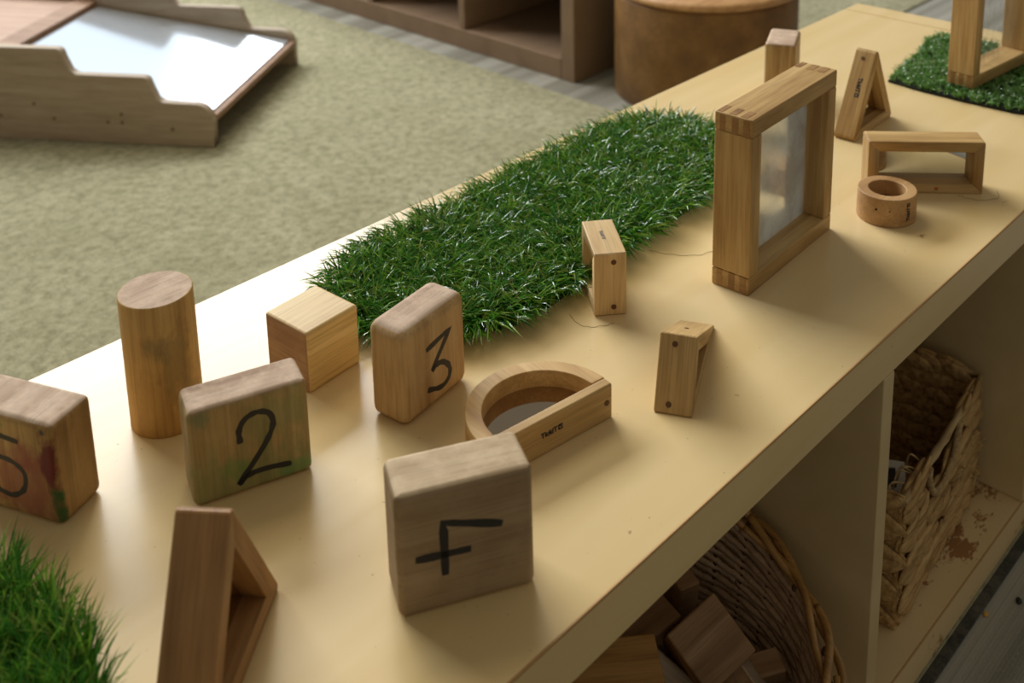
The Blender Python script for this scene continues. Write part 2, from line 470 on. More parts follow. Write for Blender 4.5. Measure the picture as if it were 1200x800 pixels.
stroke([([(23.8, 47.8), (49.5, 51.8), (28.8, 29.5)], False), ([(28.8, 29.5), (35, 31.5), (41.6, 29.5), (47.6, 22.5), (46.7, 15), (38.3, 11.9), (23.5, 17.2)], True)], 4.0, b3, front(0.0688, 0.0331))
tag(b3, 'smooth brown wooden number block painted with a black 3, beside the bare cube', 'block', NUM)
G = srgb(96, 128, 74)
W2 = stained('green_stained_block_wood', [((0.0, -0.016, 0.004), (0.075, 0.02, 0.034), G, 0.42), ((0.02, -0.016, 0.05), (0.03, 0.01, 0.02), G, 0.35), ((-0.030, -0.016, 0.060), (0.008, 0.01, 0.008), srgb(84, 116, 88), 0.5), ((-0.012, -0.016, 0.020), (0.010, 0.01, 0.010), srgb(84, 136, 66), 0.45), ((0.026, -0.016, 0.008), (0.016, 0.01, 0.007), srgb(90, 146, 80), 0.5)],
             (srgb(190, 164, 112), srgb(164, 136, 86), srgb(122, 94, 54)))
b2 = rounded_block('number_block', 0.2809, 0.2283, -0.3388, 0.0750, 0.0307, 0.0669, [W2, M_worn_end], 0.0045)
stroke([([(30.6, 35.9), (30.4, 45.0), (34.4, 51.8), (42.0, 54.4), (49.5, 51.3), (51.6, 43.2), (47.0, 32.6), (37.5, 19.8), (27.3, 7.6)], True), ([(27.3, 7.6), (35.0, 12.4), (47.0, 12.8), (62.0, 10.7)], True)], 3.8, b2, front(0.075, 0.0307))
tag(b2, 'green stained wooden number block painted with a black 2, in front of the tall cylinder', 'block', NUM)
RED = srgb(104, 26, 34)
hw, hd = 0.0351 / 2, 0.075 / 2
W5 = stained('paint_stained_block_wood', [((-hw, -0.008, 0.024), (0.012, 0.034, 0.030), srgb(140, 62, 58), 0.6), ((-hw, -0.032, 0.044), (0.008, 0.007, 0.026), RED, 0.95), ((-hw, -0.014, 0.044), (0.008, 0.012, 0.012), srgb(138, 56, 54), 0.55),
                                          ((-hw, -0.036, 0.012), (0.007, 0.006, 0.018), srgb(34, 92, 40), 0.95), ((-hw, 0.005, 0.062), (0.008, 0.005, 0.006), srgb(40, 120, 50), 0.9), ((-hw, -0.022, 0.012), (0.01, 0.02, 0.012), srgb(160, 100, 80), 0.4), ((-hw, -0.03, 0.064), (0.006, 0.004, 0.004), srgb(50, 50, 60), 0.9)],
             (srgb(196, 160, 104), srgb(168, 130, 76), srgb(128, 94, 50)))
b5 = rounded_block('number_block', 0.2184, 0.2742, 0.4113, 0.0351, 0.075, 0.0694, [W5, M_worn_end], 0.0048)
stroke([([(60, 58.5), (50.8, 55.5), (27.0, 53.0)], False), ([(60, 58.5), (58, 40)], False),
        ([(58, 40), (50, 39.8), (43.4, 39.3), (33.2, 37.8), (25.1, 31.5), (26.8, 20.5), (35.4, 14.0), (43.5, 14.2), (50, 17), (54, 25)], True)], 3.6, b5,
       lambda u, z, off: Vector((-hw - off, u / 1000 - hd, z / 1000)))
tag(b5, 'wooden number block stained with red and green paint, cut off by the left picture edge', 'block', NUM)

cube = rounded_block('wooden_cube', 0.3966, 0.2698, 0.0788, 0.0492, 0.0471, 0.0481, [M_pine_y, M_pine_end], 0.0028, end='x')
tag(cube, 'plain pale pine wooden cube with rounded edges, between the cylinder and block 3', 'block')
post = rounded_block('wooden_post', 1.0821, 0.3259, -1.1372, 0.0349, 0.061, 0.075, [M_post, M_worn_end], 0.0035)
tag(post, 'upright striped wooden block with pinkish end grain, behind the large mirror frame', 'block')

# cylinder
def cylinder():
    bm = bmesh.new()
    R, H, n = 0.0247, 0.0980, 64
    prof = [(R - 0.0008, 0), (R, 0.0008), (R, H - 0.0009), (R - 0.0002, H - 0.0004), (R - 0.0009, H)]
    rings = []
    for (r, z) in prof:
        rings.append([bm.verts.new((r * math.cos(2 * math.pi * k / n), r * math.sin(2 * math.pi * k / n), z)) for k in range(n)])
    for a, b in zip(rings[:-1], rings[1:]):
        for k in range(n):
            f = bm.faces.new((a[k], a[(k + 1) % n], b[(k + 1) % n], b[k])); f.smooth = True
    f = bm.faces.new(rings[-1]); f.material_index = 1; f.smooth = False
    bm.faces.new(rings[0][::-1])
    o = from_bm('wooden_cylinder', bm, [CYL, M_worn_end])
    o.location = (0.3155, 0.3239, ZT)
    return o
CYL = stained('stained_dowel_wood', [((-0.013, -0.021, 0.066), (0.012, 0.010, 0.012), srgb(128, 112, 76), 0.6), ((-0.002, -0.024, 0.055), (0.014, 0.012, 0.035), srgb(120, 100, 66), 0.5), ((0.006, -0.024, 0.03), (0.012, 0.012, 0.015), srgb(120, 100, 66), 0.4)],
              (srgb(216, 178, 112), srgb(196, 156, 92), srgb(152, 112, 62)))
tag(cylinder(), 'tall upright wooden cylinder with grey smudges behind the block painted 2', 'cylinder')

# ------------------------------------------------------------------ mirror frames
def logo(parent, M4, length, name='printed_logo', m=None):
    """the maker's stamp: word and a dark square with a tick"""
    cu = bpy.data.curves.new('logo', 'FONT'); cu.body = 'TickiT'; cu.size = 1; cu.offset = 0.045; cu.extrude = 0.0
    tmp = bpy.data.objects.new('tmp', cu); COL.objects.link(tmp)
    dg = bpy.context.evaluated_depsgraph_get(); dg.update()
    me = bpy.data.meshes.new_from_object(tmp.evaluated_get(dg))
    bpy.data.objects.remove(tmp)
    bm = bmesh.new(); bm.from_mesh(me); bpy.data.meshes.remove(me)
    xs = [v.co.x for v in bm.verts]; x1 = max(xs); x0 = min(xs)
    sq = bmesh.new()
    # square with a tick notch cut out: built as strips around the tick
    a, b = x1 + 0.10, x1 + 0.82
    tick = [(0.14, 0.38), (0.24, 0.46), (0.38, 0.28), (0.60, 0.62), (0.66, 0.58), (0.39, 0.14)]
    vs = [sq.verts.new((a + p[0], p[1], 0.012)) for p in tick]
    f = sq.faces.new(vs); f.material_index = 1
    s4 = [sq.verts.new(p) for p in ((a, -0.02, 0), (b, -0.02, 0), (b, 0.74, 0), (a, 0.74, 0))]
    sq.faces.new(s4)
    m2 = bpy.data.meshes.new('t'); sq.to_mesh(m2); sq.free(); bm.from_mesh(m2); bpy.data.meshes.remove(m2)
    k = length / (b - x0)
    bm.transform(Matrix.Translation((-(b + x0) / 2, -0.36, 0)))
    bm.transform(Matrix.Scale(k, 4))
    bm.transform(M4)
    return from_bm(name, bm, [m or M_print, M_frame], parent)

def axes(origin, xa, ya):
    xa = Vector(xa).normalized(); ya = Vector(ya); ya = (ya - xa * ya.dot(xa)).normalized(); za = xa.cross(ya)
    m = Matrix((xa, ya, za)).transposed().to_4x4(); m.translation = Vector(origin)
    return m

def plug(parent, origin, normal, r=0.0022, m=None, name='dowel_plug'):
    n = Vector(normal).normalized(); a = n.orthogonal().normalized()
    M4 = axes(origin, a, n.cross(a))
    bm = bmesh.new()
    bmesh.ops.create_cone(bm, cap_ends=True, segments=16, radius1=r, radius2=r, depth=0.0008)
    bm.transform(M4)
    return from_bm(name, bm, m or M_plug, parent)

def inset(P, wd):
    n = len(P); out = []
    for i in range(n):
        a, b, c = [np.array(P[(i + k - 1) % n], float) for k in range(3)]
        d1 = (b - a) / np.hypot(*(b - a)); d2 = (c - b) / np.hypot(*(c - b))
        n1 = np.array([-d1[1], d1[0]]); n2 = np.array([-d2[1], d2[0]])
        p1 = a + n1 * wd; p2 = b + n2 * wd
        A = np.array([d1, -d2]).T; t = np.linalg.solve(A, p2 - p1)
        out.append(p1 + d1 * t[0])
    return out

def mitred_frame(root, P, wd, t, m, r=0.003, pane=None, pane_depth=0.5, ends=None):
    """P: CCW polygon in (x,z); thickness along y from 0 to t"""
    n = len(P); inn = inset(P, wd); arcs = []
    for i in range(n):
        a, b, c = [np.array(P[(i + k - 1) % n], float) for k in range(3)]
        d1 = (b - a) / np.hypot(*(b - a)); d2 = (c - b) / np.hypot(*(c - b))
        ang = math.acos(max(-1, min(1, d1 @ d2))); tl = r * math.tan(ang / 2)
        p1 = b - d1 * tl; n1 = np.array([-d1[1], d1[0]]); ctr = p1 + n1 * r
        a0 = math.atan2(*(p1 - ctr)[::-1])
        arcs.append([ctr + r * np.array([math.cos(a0 + ang * k / 6), math.sin(a0 + ang * k / 6)]) for k in range(7)])
    rails = []
    for i in range(n):
        j = (i + 1) % n
        path = arcs[i][3:] + arcs[j][:4] + [inn[j], inn[i]]
        k = len(path)
        bm = extrude_poly([tuple(p) for p in path], 0, t, 0.0009, [q for q in range(k - 3)] + [k - 2])
        d = np.array(P[j], float) - np.array(P[i], float); mid = (np.array(P[j], float) + np.array(P[i], float)) / 2
        M4 = axes((mid[0], t / 2, mid[1]), (d[0], 0, d[1]), (0, 1, 0))
        o = from_bm('rail', bm, m, root, smooth=True, mat=M4); wn(o)
        rails.append(o)
    if pane is not None:
        pp = inset(P, wd - 0.002)
        bm = extrude_poly([tuple(p) for p in pp], t * pane_depth - 0.001, t * pane_depth + 0.001)
        from_bm('mirror_panel', bm, pane, root)
    return rails

FR = 'framed wooden mirror blocks'
# small upright square frame in the middle (thickness runs across its narrow visible side)
A_ = empty('square_mirror_block', (0.6084, 0.1832, ZT), -0.6795 + math.pi / 2)
mitred_frame(A_, [(0, 0), (0.0569, 0), (0.0569, 0.0541), (0, 0.0541)], 0.0095, 0.0259, M_frame_pale, 0.0016, M_mirror)
for c in A_.children: c.location.y -= 0.0259
for z in (0.0075, 0.0465): plug(A_, (0.0, -0.0155, z), (-1, 0, 0))
logo(A_, axes((0.031, -0.0125, 0.0543), (-1, 0, 0), (0, -1, 0)), 0.014, m=plain('faded_grey_print', srgb(120, 110, 100), 0.7))
tag(A_, 'small pale square wooden mirror block standing at the front edge of the long grass mat', 'block', FR)

# small right triangle frame lying on its long side
B_ = empty('triangular_mirror_block', (0.5572, 0.0528, ZT), 0.4681)
mitred_frame(B_, [(0, 0), (0.1191, 0), (0.0255, 0.0474)], 0.0105, 0.0266, M_frame, 0.0014, M_mirror)
nB = Vector((-0.0474, 0, 0.0255)).normalized()
dB = Vector((0.0255, 0, 0.0474))
for f in (0.13, 0.87): plug(B_, dB * f + Vector((0, 0.0155 if f > .5 else 0.0165, 0)) + nB * 0.0001, nB, 0.0020)
nB2 = Vector((0.0474, 0, 0.0936)).normalized()
plug(B_, Vector((0.0255, 0, 0.0474)).lerp(Vector((0.1191, 0, 0)), 0.42) + Vector((0, 0.014, 0)) + nB2 * 0.0001, nB2, 0.0016)
tag(B_, 'small right-angled triangular wooden mirror block standing alone near the front edge of the shelf top', 'block', FR)

# far triangle frame
C_ = empty('triangular_mirror_block', (1.0464, 0.1927, ZT), 0.0431)
PC = [(0, 0), (0.1011, 0), (0.0522, 0.0948)]
mitred_frame(C_, PC, 0.0115, 0.0235, M_frame, 0.0045, M_mirror_dim)
dC = Vector((0.0522, 0, 0.0948)); nC = Vector((-0.0948, 0, 0.0522)).normalized()
plug(C_, dC * 0.86 + Vector((0, 0.013, 0)) + nC * 0.0001, nC, 0.0020)
logo(C_, axes(dC * 0.56 + Vector((0, 0.0095, 0)) + nC * 0.0002, -dC, (0, -1, 0)), 0.022)
tag(C_, 'upright triangular wooden mirror block with a dark stamped logo, beside the far grass mat', 'block', FR)

# near triangle frame
D_ = empty('triangular_mirror_block', (0.1921, 0.0672, ZT), 0.6755)
mitred_frame(D_, [(0, 0), (0.1158, 0), (0.0594, 0.1004)], 0.0125, 0.0287, wood('dark_oiled_wood', srgb(190, 146, 94), srgb(166, 120, 70), srgb(134, 92, 50)).m, 0.003, M_mirror_dim)
tag(D_, 'large triangular wooden mirror block at the near edge, cut off by the picture bottom', 'block', FR)

# rectangular frame
R_ = empty('rectangular_mirror_block', (0.9506, 0.1270, ZT), -0.8817)
mitred_frame(R_, [(0, 0), (0.1097, 0), (0.1097, 0.0533), (0, 0.0533)], 0.0105, 0.0264, M_frame, 0.0018, M_mirror, 0.5)
plug(R_, (0.066, -0.0002, 0.0052), (0, -1, 0), 0.0016, plain('orange_spot', srgb(180, 92, 40), 0.6), 'painted_spot')
tag(R_, 'long rectangular wooden mirror block standing behind the small round wooden ring', 'block', FR)

# large mirror frame with finger joints
def jointed_frame(root, w_, d, h, rw, pane, pd):
    def part(name, x0, x1, z0, z1, ax):
        bm = box_bm(x0, x1, 0, d, z0, z1, 0.0013, 2)
        M4 = axes(((x0 + x1) / 2, d / 2, (z0 + z1) / 2), (1, 0, 0) if ax == 'x' else (0, 0, 1), (0, 1, 0))
        o = from_bm(name, bm, M_frame, root, smooth=True, mat=M4); wn(o); return o
    part('bottom_rail', 0, w_, 0, rw, 'x'); part('top_rail', 0, w_, h - rw, h, 'x')
    part('side_rail', 0, rw, rw, h - rw, 'z'); part('side_rail', w_ - rw, w_, rw, h - rw, 'z')
    fw = d / 6.0
    for i, k in enumerate((0.45, 2.25, 4.3)):
        y0 = k * fw; y1 = y0 + fw * (1.0 if i < 2 else 0.85); e = 0.00025
        for x0, x1 in ((-e, 0.002), (w_ - 0.002, w_ + e)):
            for z0, z1 in ((0.0015, rw), (h - rw, h - 0.0015)):
                from_bm('finger_joint', box_bm(x0, x1, y0, y1, z0, z1), M_frame_dark, root)
        for x0, x1 in ((0.0015, rw), (w_ - rw, w_ - 0.0015)):
            from_bm('finger_joint', box_bm(x0, x1, y0 + fw * .6, y1 + fw * .6, h - 0.002, h + e), M_frame_dark, root)
    bm = box_bm(rw - 0.003, w_ - rw + 0.003, d * pd - 0.0012, d * pd + 0.0012, rw - 0.003, h - rw + 0.003)
    from_bm('mirror_panel' if pane is not M_clear else 'clear_panel', bm, pane, root)
big = empty('large_square_mirror_frame', (0.7144, 0.1090, ZT), 0.0522)
jointed_frame(big, 0.1477, 0.035, 0.1535, 0.0155, M_mirror_scuffed, 0.60)
tag(big, 'large finger-jointed wooden frame with a scuffed mirror, at the end of the long grass mat', 'frame')
farf = empty('large_square_clear_frame', (1.2654, 0.1545, ZT + 0.0075), -0.094)
jointed_frame(farf, 0.1477, 0.033, 0.1535, 0.0155, M_clear, 0.45)
tag(farf, 'large square wooden frame with a scuffed clear panel, standing on the far grass mat', 'frame')

# half round frame lying flat
H_ = empty('half_round_mirror_block', (0.4718, 0.1103, ZT), -0.1426)
def half_round():
    R, ri, d, h = 0.0528, 0.0415, 0.0085, 0.0265
    n = 48
    path = [(R * math.cos(math.pi * k / n), R * math.sin(math.pi * k / n)) for k in range(n + 1)]
    path += [(ri * math.cos(math.pi * k / n), ri * math.sin(math.pi * k / n)) for k in range(n, -1, -1)]
    def ring(pts, z0, z1, bev, skip=()):
        bm = bmesh.new()
        A = [bm.verts.new((p[0], p[1], z0)) for p in pts]; B = [bm.verts.new((p[0], p[1], z1)) for p in pts]
        m = len(pts)
        if m > 20:
            q = m // 2
            for i in range(q - 1):
                bm.faces.new((A[i], A[i + 1], A[m - 2 - i], A[m - 1 - i])); bm.faces.new((B[i], B[i + 1], B[m - 2 - i], B[m - 1 - i]))
        else:
            bm.faces.new(A); bm.faces.new(B)
        for i in range(m): bm.faces.new((A[i], A[(i + 1) % m], B[(i + 1) % m], B[i]))
        bmesh.ops.recalc_face_normals(bm, faces=bm.faces[:])
        es = [e for e in bm.edges if len(e.link_faces) == 2 and e.link_faces[0].normal.dot(e.link_faces[1].normal) < 0.5 and abs(e.verts[0].co.z - e.verts[1].co.z) < 1e-6]
        if bev: bmesh.ops.bevel(bm, geom=es, offset=bev, segments=2, profile=0.5, affect='EDGES')
        return bm
    o = from_bm('arch', ring(path, 0, h, 0.0007), wood('steamed_arch_wood', srgb(222, 186, 128), srgb(206, 166, 104), srgb(180, 134, 76), 'y').m, H_, smooth=True); wn(o)
    bm = box_bm(-R, R, -d, 0, 0, h, 0.0016, 3)
    o = from_bm('straight_bar', bm, M_frame, H_, smooth=True); wn(o)
    n = 40
    disc = [((ri + 0.002) * math.cos(math.pi * k / n), max(-0.0005, (ri + 0.002) * math.sin(math.pi * k / n))) for k in range(n + 1)]
    bm = bmesh.new()
    A = [bm.verts.new((p[0], p[1], 0.0120)) for p in disc]; B = [bm.verts.new((p[0], p[1], 0.0138)) for p in disc]
    bm.faces.new(A[::-1]); bm.faces.new(B)
    for i in range(len(A)): bm.faces.new((A[i], A[(i + 1) % len(A)], B[(i + 1) % len(A)], B[i]))
    from_bm('mirror_panel', bm, M_mirror_dim, H_)
    plug(H_, (0.0475, -d - 0.0001, 0.0135), (0, -1, 0), 0.0020)
    logo(H_, axes((-0.001, -d - 0.0002, 0.0150), (1, 0, 0), (0, 0, 1)), 0.0185)
half_round()
tag(H_, 'half-round wooden mirror block lying flat behind the block painted with a sideways 4', 'block', FR)

# ring
G_ = empty('wooden_ring', (0.9201, 0.0918, ZT), 0.0)
def ring():
    Ro, Ri, H, n = 0.0266, 0.0166, 0.0275, 64
    prof = [(Ri, 0.0005), (Ri + .0005, 0), (Ro - .001, 0), (Ro, .001), (Ro, H - .001), (Ro - .0003, H - .0003), (Ro - .001, H), (Ri + .001, H), (Ri + .0003, H - .0003), (Ri, H - .001)]
    bm = bmesh.new()
    rs = [[bm.verts.new((r * math.cos(2 * math.pi * k / n), r * math.sin(2 * math.pi * k / n), z)) for k in range(n)] for r, z in prof]
    for i in range(len(rs)):
        a, b = rs[i], rs[(i + 1) % len(rs)]
        for k in range(n): bm.faces.new((a[k], a[(k + 1) % n], b[(k + 1) % n], b[k]))
    bmesh.ops.recalc_face_normals(bm, faces=bm.faces[:])
    o = from_bm('ring_body', bm, wood('ring_wood', srgb(206, 166, 116), srgb(186, 144, 94), srgb(154, 112, 68), 'x', stripe=.7).m, G_, smooth=True); wn(o)
    bm = bmesh.new(); bmesh.ops.create_cone(bm, cap_ends=True, segments=48, radius1=Ri + 0.001, radius2=Ri + 0.001, depth=0.0016)
    bm.transform(Matrix.Translation((0, 0, 0.012)))
    from_bm('dark_lens', bm, plain('dark_acrylic', srgb(70, 58, 44), 0.12), G_)
    # stamp curved round the wall, reading upwards
    o = logo(G_, Matrix.Identity(4), 0.0175)
    az = math.atan2(-0.43, -0.92) + 0.80
    for v in o.data.vertices:
        x, y, z = v.co
        th = az - y / Ro
        v.co = Vector(((Ro + 0.0002 + z * .3) * math.cos(th), (Ro + 0.0002 + z * .3) * math.sin(th), 0.0145 + x))
    for du, sz in ((-0.030, 0.0016), (-0.018, 0.0009)):
        th = az + du / Ro
        plug(G_, (Ro * math.cos(th), Ro * math.sin(th), 0.0165), (math.cos(th), math.sin(th), 0), sz * 0.7, M_print, 'ink_fleck')
ring()
tag(G_, 'small round wooden ring with a stamped logo in front of the rectangular mirror block', 'ring', FR)

# ------------------------------------------------------------------ artificial grass
def grass_mat(poly, name, label, n, hgt, wid, lean, pal, z=ZT, backing=0.003, edge_out=0.5, rough=0.2, shrink=0.0):
    P = np.array(poly, float)
    root = empty(name, (P[:, 0].mean(), P[:, 1].mean(), z))
    tag(root, label, 'mat')
    c0 = P.mean(0)
    bm = bmesh.new()
    Q = catmull([tuple(p) for p in poly] + [poly[0]], 5)[:-1]
    Q = [(q - c0) for q in Q]
    rr = np.random.default_rng(3)
    Q = [q * (1 + rr.uniform(-0.01, 0.01)) for q in Q]
    K = [q - q / np.hypot(*q) * shrink for q in Q]
    A = [bm.verts.new((q[0], q[1], 0)) for q in K]; B = [bm.verts.new((q[0], q[1], backing)) for q in K]
    bm.faces.new(A[::-1]); bm.faces.new(B)
    for i in range(len(Q)): bm.faces.new((A[i], A[(i + 1) % len(Q)], B[(i + 1) % len(Q)], B[i]))
    bmesh.ops.recalc_face_normals(bm, faces=bm.faces[:])
    from_bm('backing', bm, M_backing, root)
    # roots inside the outline
    R = np.array(Q); lo, hi = R.min(0), R.max(0)
    pts = np.empty((0, 2))
    X, Y = R[:, 0], R[:, 1]; X2, Y2 = np.roll(X, -1), np.roll(Y, -1)
    while len(pts) < n:
        C = RNG.uniform(lo, hi, (n, 2))
        cond = (Y[None] > C[:, 1:2]) != (Y2[None] > C[:, 1:2])
        xi = (X2 - X)[None] * (C[:, 1:2] - Y[None]) / np.where(np.abs(Y2 - Y) < 1e-9, 1e-9, Y2 - Y)[None] + X[None]
        ins = (np.sum(cond & (C[:, 0:1] < xi), 1) % 2) == 1
        pts = np.vstack([pts, C[ins]])
    pts = pts[:n]
    # tufts: snap towards clump centres a little and share a lean direction
    m = max(8, n // 14)
    cl = pts[RNG.integers(0, n, m)]
    idx = RNG.integers(0, m, n)
    near = np.empty(n, int)
    for s0 in range(0, n, 4000):
        dd = ((pts[s0:s0 + 4000, None] - cl[None]) ** 2).sum(2); near[s0:s0 + 4000] = dd.argmin(1)
    pts = pts * 0.45 + cl[near] * 0.55
    az0 = RNG.uniform(0, 2 * np.pi, m)[near]
    az = az0 + RNG.normal(0, 0.9, n)
    d = np.stack([np.cos(az), np.sin(az)], 1)
    # distance to the outline pushes edge blades outwards
    seg = np.stack([X2 - X, Y2 - Y], 1); L2 = (seg ** 2).sum(1) + 1e-12
    mind = np.full(n, 9.0); od = np.zeros((n, 2))
    for i in range(len(X)):
        t = np.clip(((pts - R[i]) @ seg[i]) / L2[i], 0, 1); q = R[i] + t[:, None] * seg[i]
        dv = q - pts; ds = np.hypot(dv[:, 0], dv[:, 1]); k = ds < mind
        mind[k] = ds[k]; od[k] = (dv / (ds[:, None] + 1e-6))[k]
    e = np.clip(1 - mind / 0.012, 0, 1)[:, None] * edge_out
    d = d * (1 - e) + od * e; d /= np.hypot(d[:, 0], d[:, 1])[:, None] + 1e-9
    h = hgt * RNG.uniform(0.65, 1.2, n)
    lean = lean * (1 + 0.45 * e[:, 0] * (edge_out > 0.6))
    tilt0 = RNG.uniform(0.05, 0.5, n) * lean; tilt1 = tilt0 + RNG.uniform(0.5, 1.3, n) * lean; tilt2 = tilt1 + RNG.uniform(0.0, 0.6, n) * lean
    segs = [0.4, 0.35, 0.25]; p = np.column_stack([pts, np.full(n, backing * 0.8)])
    tw = RNG.uniform(-1.2, 1.2, n); perp = np.stack([-d[:, 1] * np.cos(tw), d[:, 0] * np.cos(tw), np.sin(tw)], 1)
    rows = [p]
    for s_, tl in zip(segs, (tilt0, tilt1, tilt2)):
        tl = np.minimum(tl, 1.75)
        stp = np.column_stack([d * np.sin(tl)[:, None], np.cos(tl)]) * (h * s_)[:, None]
        q = rows[-1] + stp; q[:, 2] = np.maximum(q[:, 2], backing * 0.5 + 0.0006); rows.append(q)
    V = []
    for k, r in enumerate(rows[:3]):
        wd = wid * (1.0, 0.95, 0.7)[k] * 0.5
        V += [r - perp * wd, r + perp * wd]
    V.append(rows[3])
    V = np.stack(V, 1).reshape(-1, 3)     # 7 verts per blade
    b = np.arange(n) * 7
    F = []
    quads = np.stack([np.stack([b, b + 1, b + 3, b + 2], 1), np.stack([b + 2, b + 3, b + 5, b + 4], 1)], 1).reshape(-1, 4)
    tris = np.stack([b + 4, b + 5, b + 6], 1)
    me = bpy.data.meshes.new('grass_blades')
    nl = quads.size + tris.size
    me.vertices.add(len(V)); me.vertices.foreach_set('co', V.ravel())
    me.loops.add(nl); me.loops.foreach_set('vertex_index', np.concatenate([quads.ravel(), tris.ravel()]).astype(np.int32))
    np_ = len(quads) + len(tris)
    me.polygons.add(np_)
    st = np.concatenate([np.arange(len(quads)) * 4, quads.size + np.arange(len(tris)) * 3]).astype(np.int32)
    me.polygons.foreach_set('loop_start', st)
    me.update(calc_edges=True)
    at_ = me.attributes.new('shade', 'FLOAT', 'POINT')
    at_.data.foreach_set('value', np.repeat(RNG.uniform(0, 1, n), 7).astype(np.float32))
    me.validate()
    me.polygons.foreach_set('use_smooth', [True] * len(me.polygons))
    o = link('grass_blades', me, grass_mat_m(name + '_blades', pal, rough), root)
    o['kind'] = 'stuff'
    return root

def grass_mat_m(name, pal, rough):
    s = NT(name)
    a = s.n('ShaderNodeAttribute', attribute_name='shade')
    s.l(s.ramp(a.outputs['Fac'], pal), s.p.inputs['Base Color'])
    s.p.inputs['Roughness'].default_value = rough
    s.p.inputs['Specular IOR Level'].default_value = 0.6
    tr = s.n('ShaderNodeBsdfTranslucent'); s.l(s.ramp(a.outputs['Fac'], pal), tr.inputs[0])
    mx = s.n('ShaderNodeMixShader'); mx.inputs[0].default_value = 0.3
    s.l(s.p.outputs[0], mx.inputs[1]); s.l(tr.outputs[0], mx.inputs[2]); s.l(mx.outputs[0], s.out.inputs[0])
    return s.m
M_backing = plain('black_mat_backing', srgb(22, 26, 20), 0.8)
PAL = [(0.0, srgb(34, 88, 22)), (0.5, srgb(66, 134, 36)), (0.82, srgb(140, 184, 60)), (1.0, srgb(140, 140, 70))]
PALF = [(0.0, srgb(72, 118, 50)), (0.5, srgb(110, 160, 78)), (0.9, srgb(140, 180, 104)), (1.0, srgb(160, 176, 120))]
grass_mat([(0.478, 0.368), (0.466, 0.325), (0.466, 0.285), (0.496, 0.247), (0.540, 0.222), (0.60, 0.214), (0.66, 0.222), (0.76, 0.226), (0.86, 0.238), (0.94, 0.285), (0.962, 0.340), (0.93, 0.388), (0.87, 0.404), (0.76, 0.398), (0.62, 0.392), (0.53, 0.388)],
          'grass_mat', 'long thick green artificial grass mat running along the middle of the shelf top', 27000, 0.031, 0.0013, 1.0, PAL, edge_out=0.75, shrink=0.008)
grass_mat([(1.242, 0.250), (1.238, 0.16), (1.256, 0.065), (1.35, 0.055), (1.452, 0.058), (1.450, 0.17), (1.444, 0.275), (1.34, 0.262)],
          'grass_mat', 'square short-pile green artificial grass mat under the large clear-panelled frame', 15000, 0.011, 0.0013, 0.9, PALF, edge_out=0.3)
grass_mat([(0.174, 0.250), (0.186, 0.19), (0.176, 0.135), (0.156, 0.09), (0.140, 0.055), (0.10, 0.05), (0.03, 0.06), (0.03, 0.14), (0.04, 0.235), (0.10, 0.244)],
          'grass_mat', 'tall dark green artificial grass mat in the bottom left corner of the picture', 14000, 0.037, 0.0014, 0.55, PAL, edge_out=0.35, shrink=0.006)

# ------------------------------------------------------------------ loose threads on the top
def thread(pts, label):
    bm = bmesh.new(); c = catmull(pts, 8)
    x0, y0 = pts[0]
    tube(bm, [(p[0] - x0, p[1] - y0, 0.0005 + 0.0004 * math.sin(i)) for i, p in enumerate(c)], 0.00017, 4)
    o = from_bm('thread', bm, plain('dark_thread', srgb(128, 104, 68), 0.9)); o.location = (x0, y0, ZT)
    tag(o, label, 'thread')
thread([(1.001, 0.058), (1.003, 0.045), (1.008, 0.036), (1.022, 0.028), (1.036, 0.034)], 'fine dark curved thread in front of the rectangular mirror block')
thread([(0.720, 0.215), (0.728, 0.195), (0.742, 0.178), (0.757, 0.172), (0.768, 0.158)], 'fine curly thread between the long grass mat and the large mirror frame')
thread([(0.597, 0.200), (0.592, 0.186), (0.595, 0.176), (0.606, 0.168), (0.612, 0.166)], 'fine dark thread at the foot of the small square mirror block')

# ------------------------------------------------------------------ seagrass basket in the right cell
M_sea = wood('seagrass_fibre', srgb(216, 182, 124), srgb(188, 150, 94), srgb(124, 88, 48), 'x', rough=0.75, stripe=2.2, bump=0.8).m
M_cord = wood('wrapped_rim_fibre', srgb(210, 186, 140), srgb(180, 150, 104), srgb(126, 98, 60), 'x', rough=0.8, stripe=3).m
def lump(bm, c, dirv, nrm, L, W, T):
    """one flattened, tapered, twisted strand of the plait"""
    dirv = dirv.normalized(); nrm = nrm.normalized(); side = nrm.cross(dirv).normalized()
    rings = []
    n = 7
    for i in range(n):
        t = i / (n - 1); s_ = math.sin(math.pi * (0.06 + 0.88 * t)) ** 0.7
        p = c + dirv * (t - 0.5) * L + nrm * T * 0.55 * math.sin(math.pi * t)
        rings.append([bm.verts.new(p + side * W * s_ * math.cos(a) + nrm * T * s_ * (math.sin(a) + 0.18 * math.sin(3 * a))) for a in [2 * math.pi * k / 8 for k in range(8)]])
    for i in range(n - 1):
        for k in range(8):
            f = bm.faces.new((rings[i][k], rings[i][(k + 1) % 8], rings[i + 1][(k + 1) % 8], rings[i + 1][k])); f.smooth = True
    bm.faces.new(rings[0][::-1]); bm.faces.new(rings[-1])
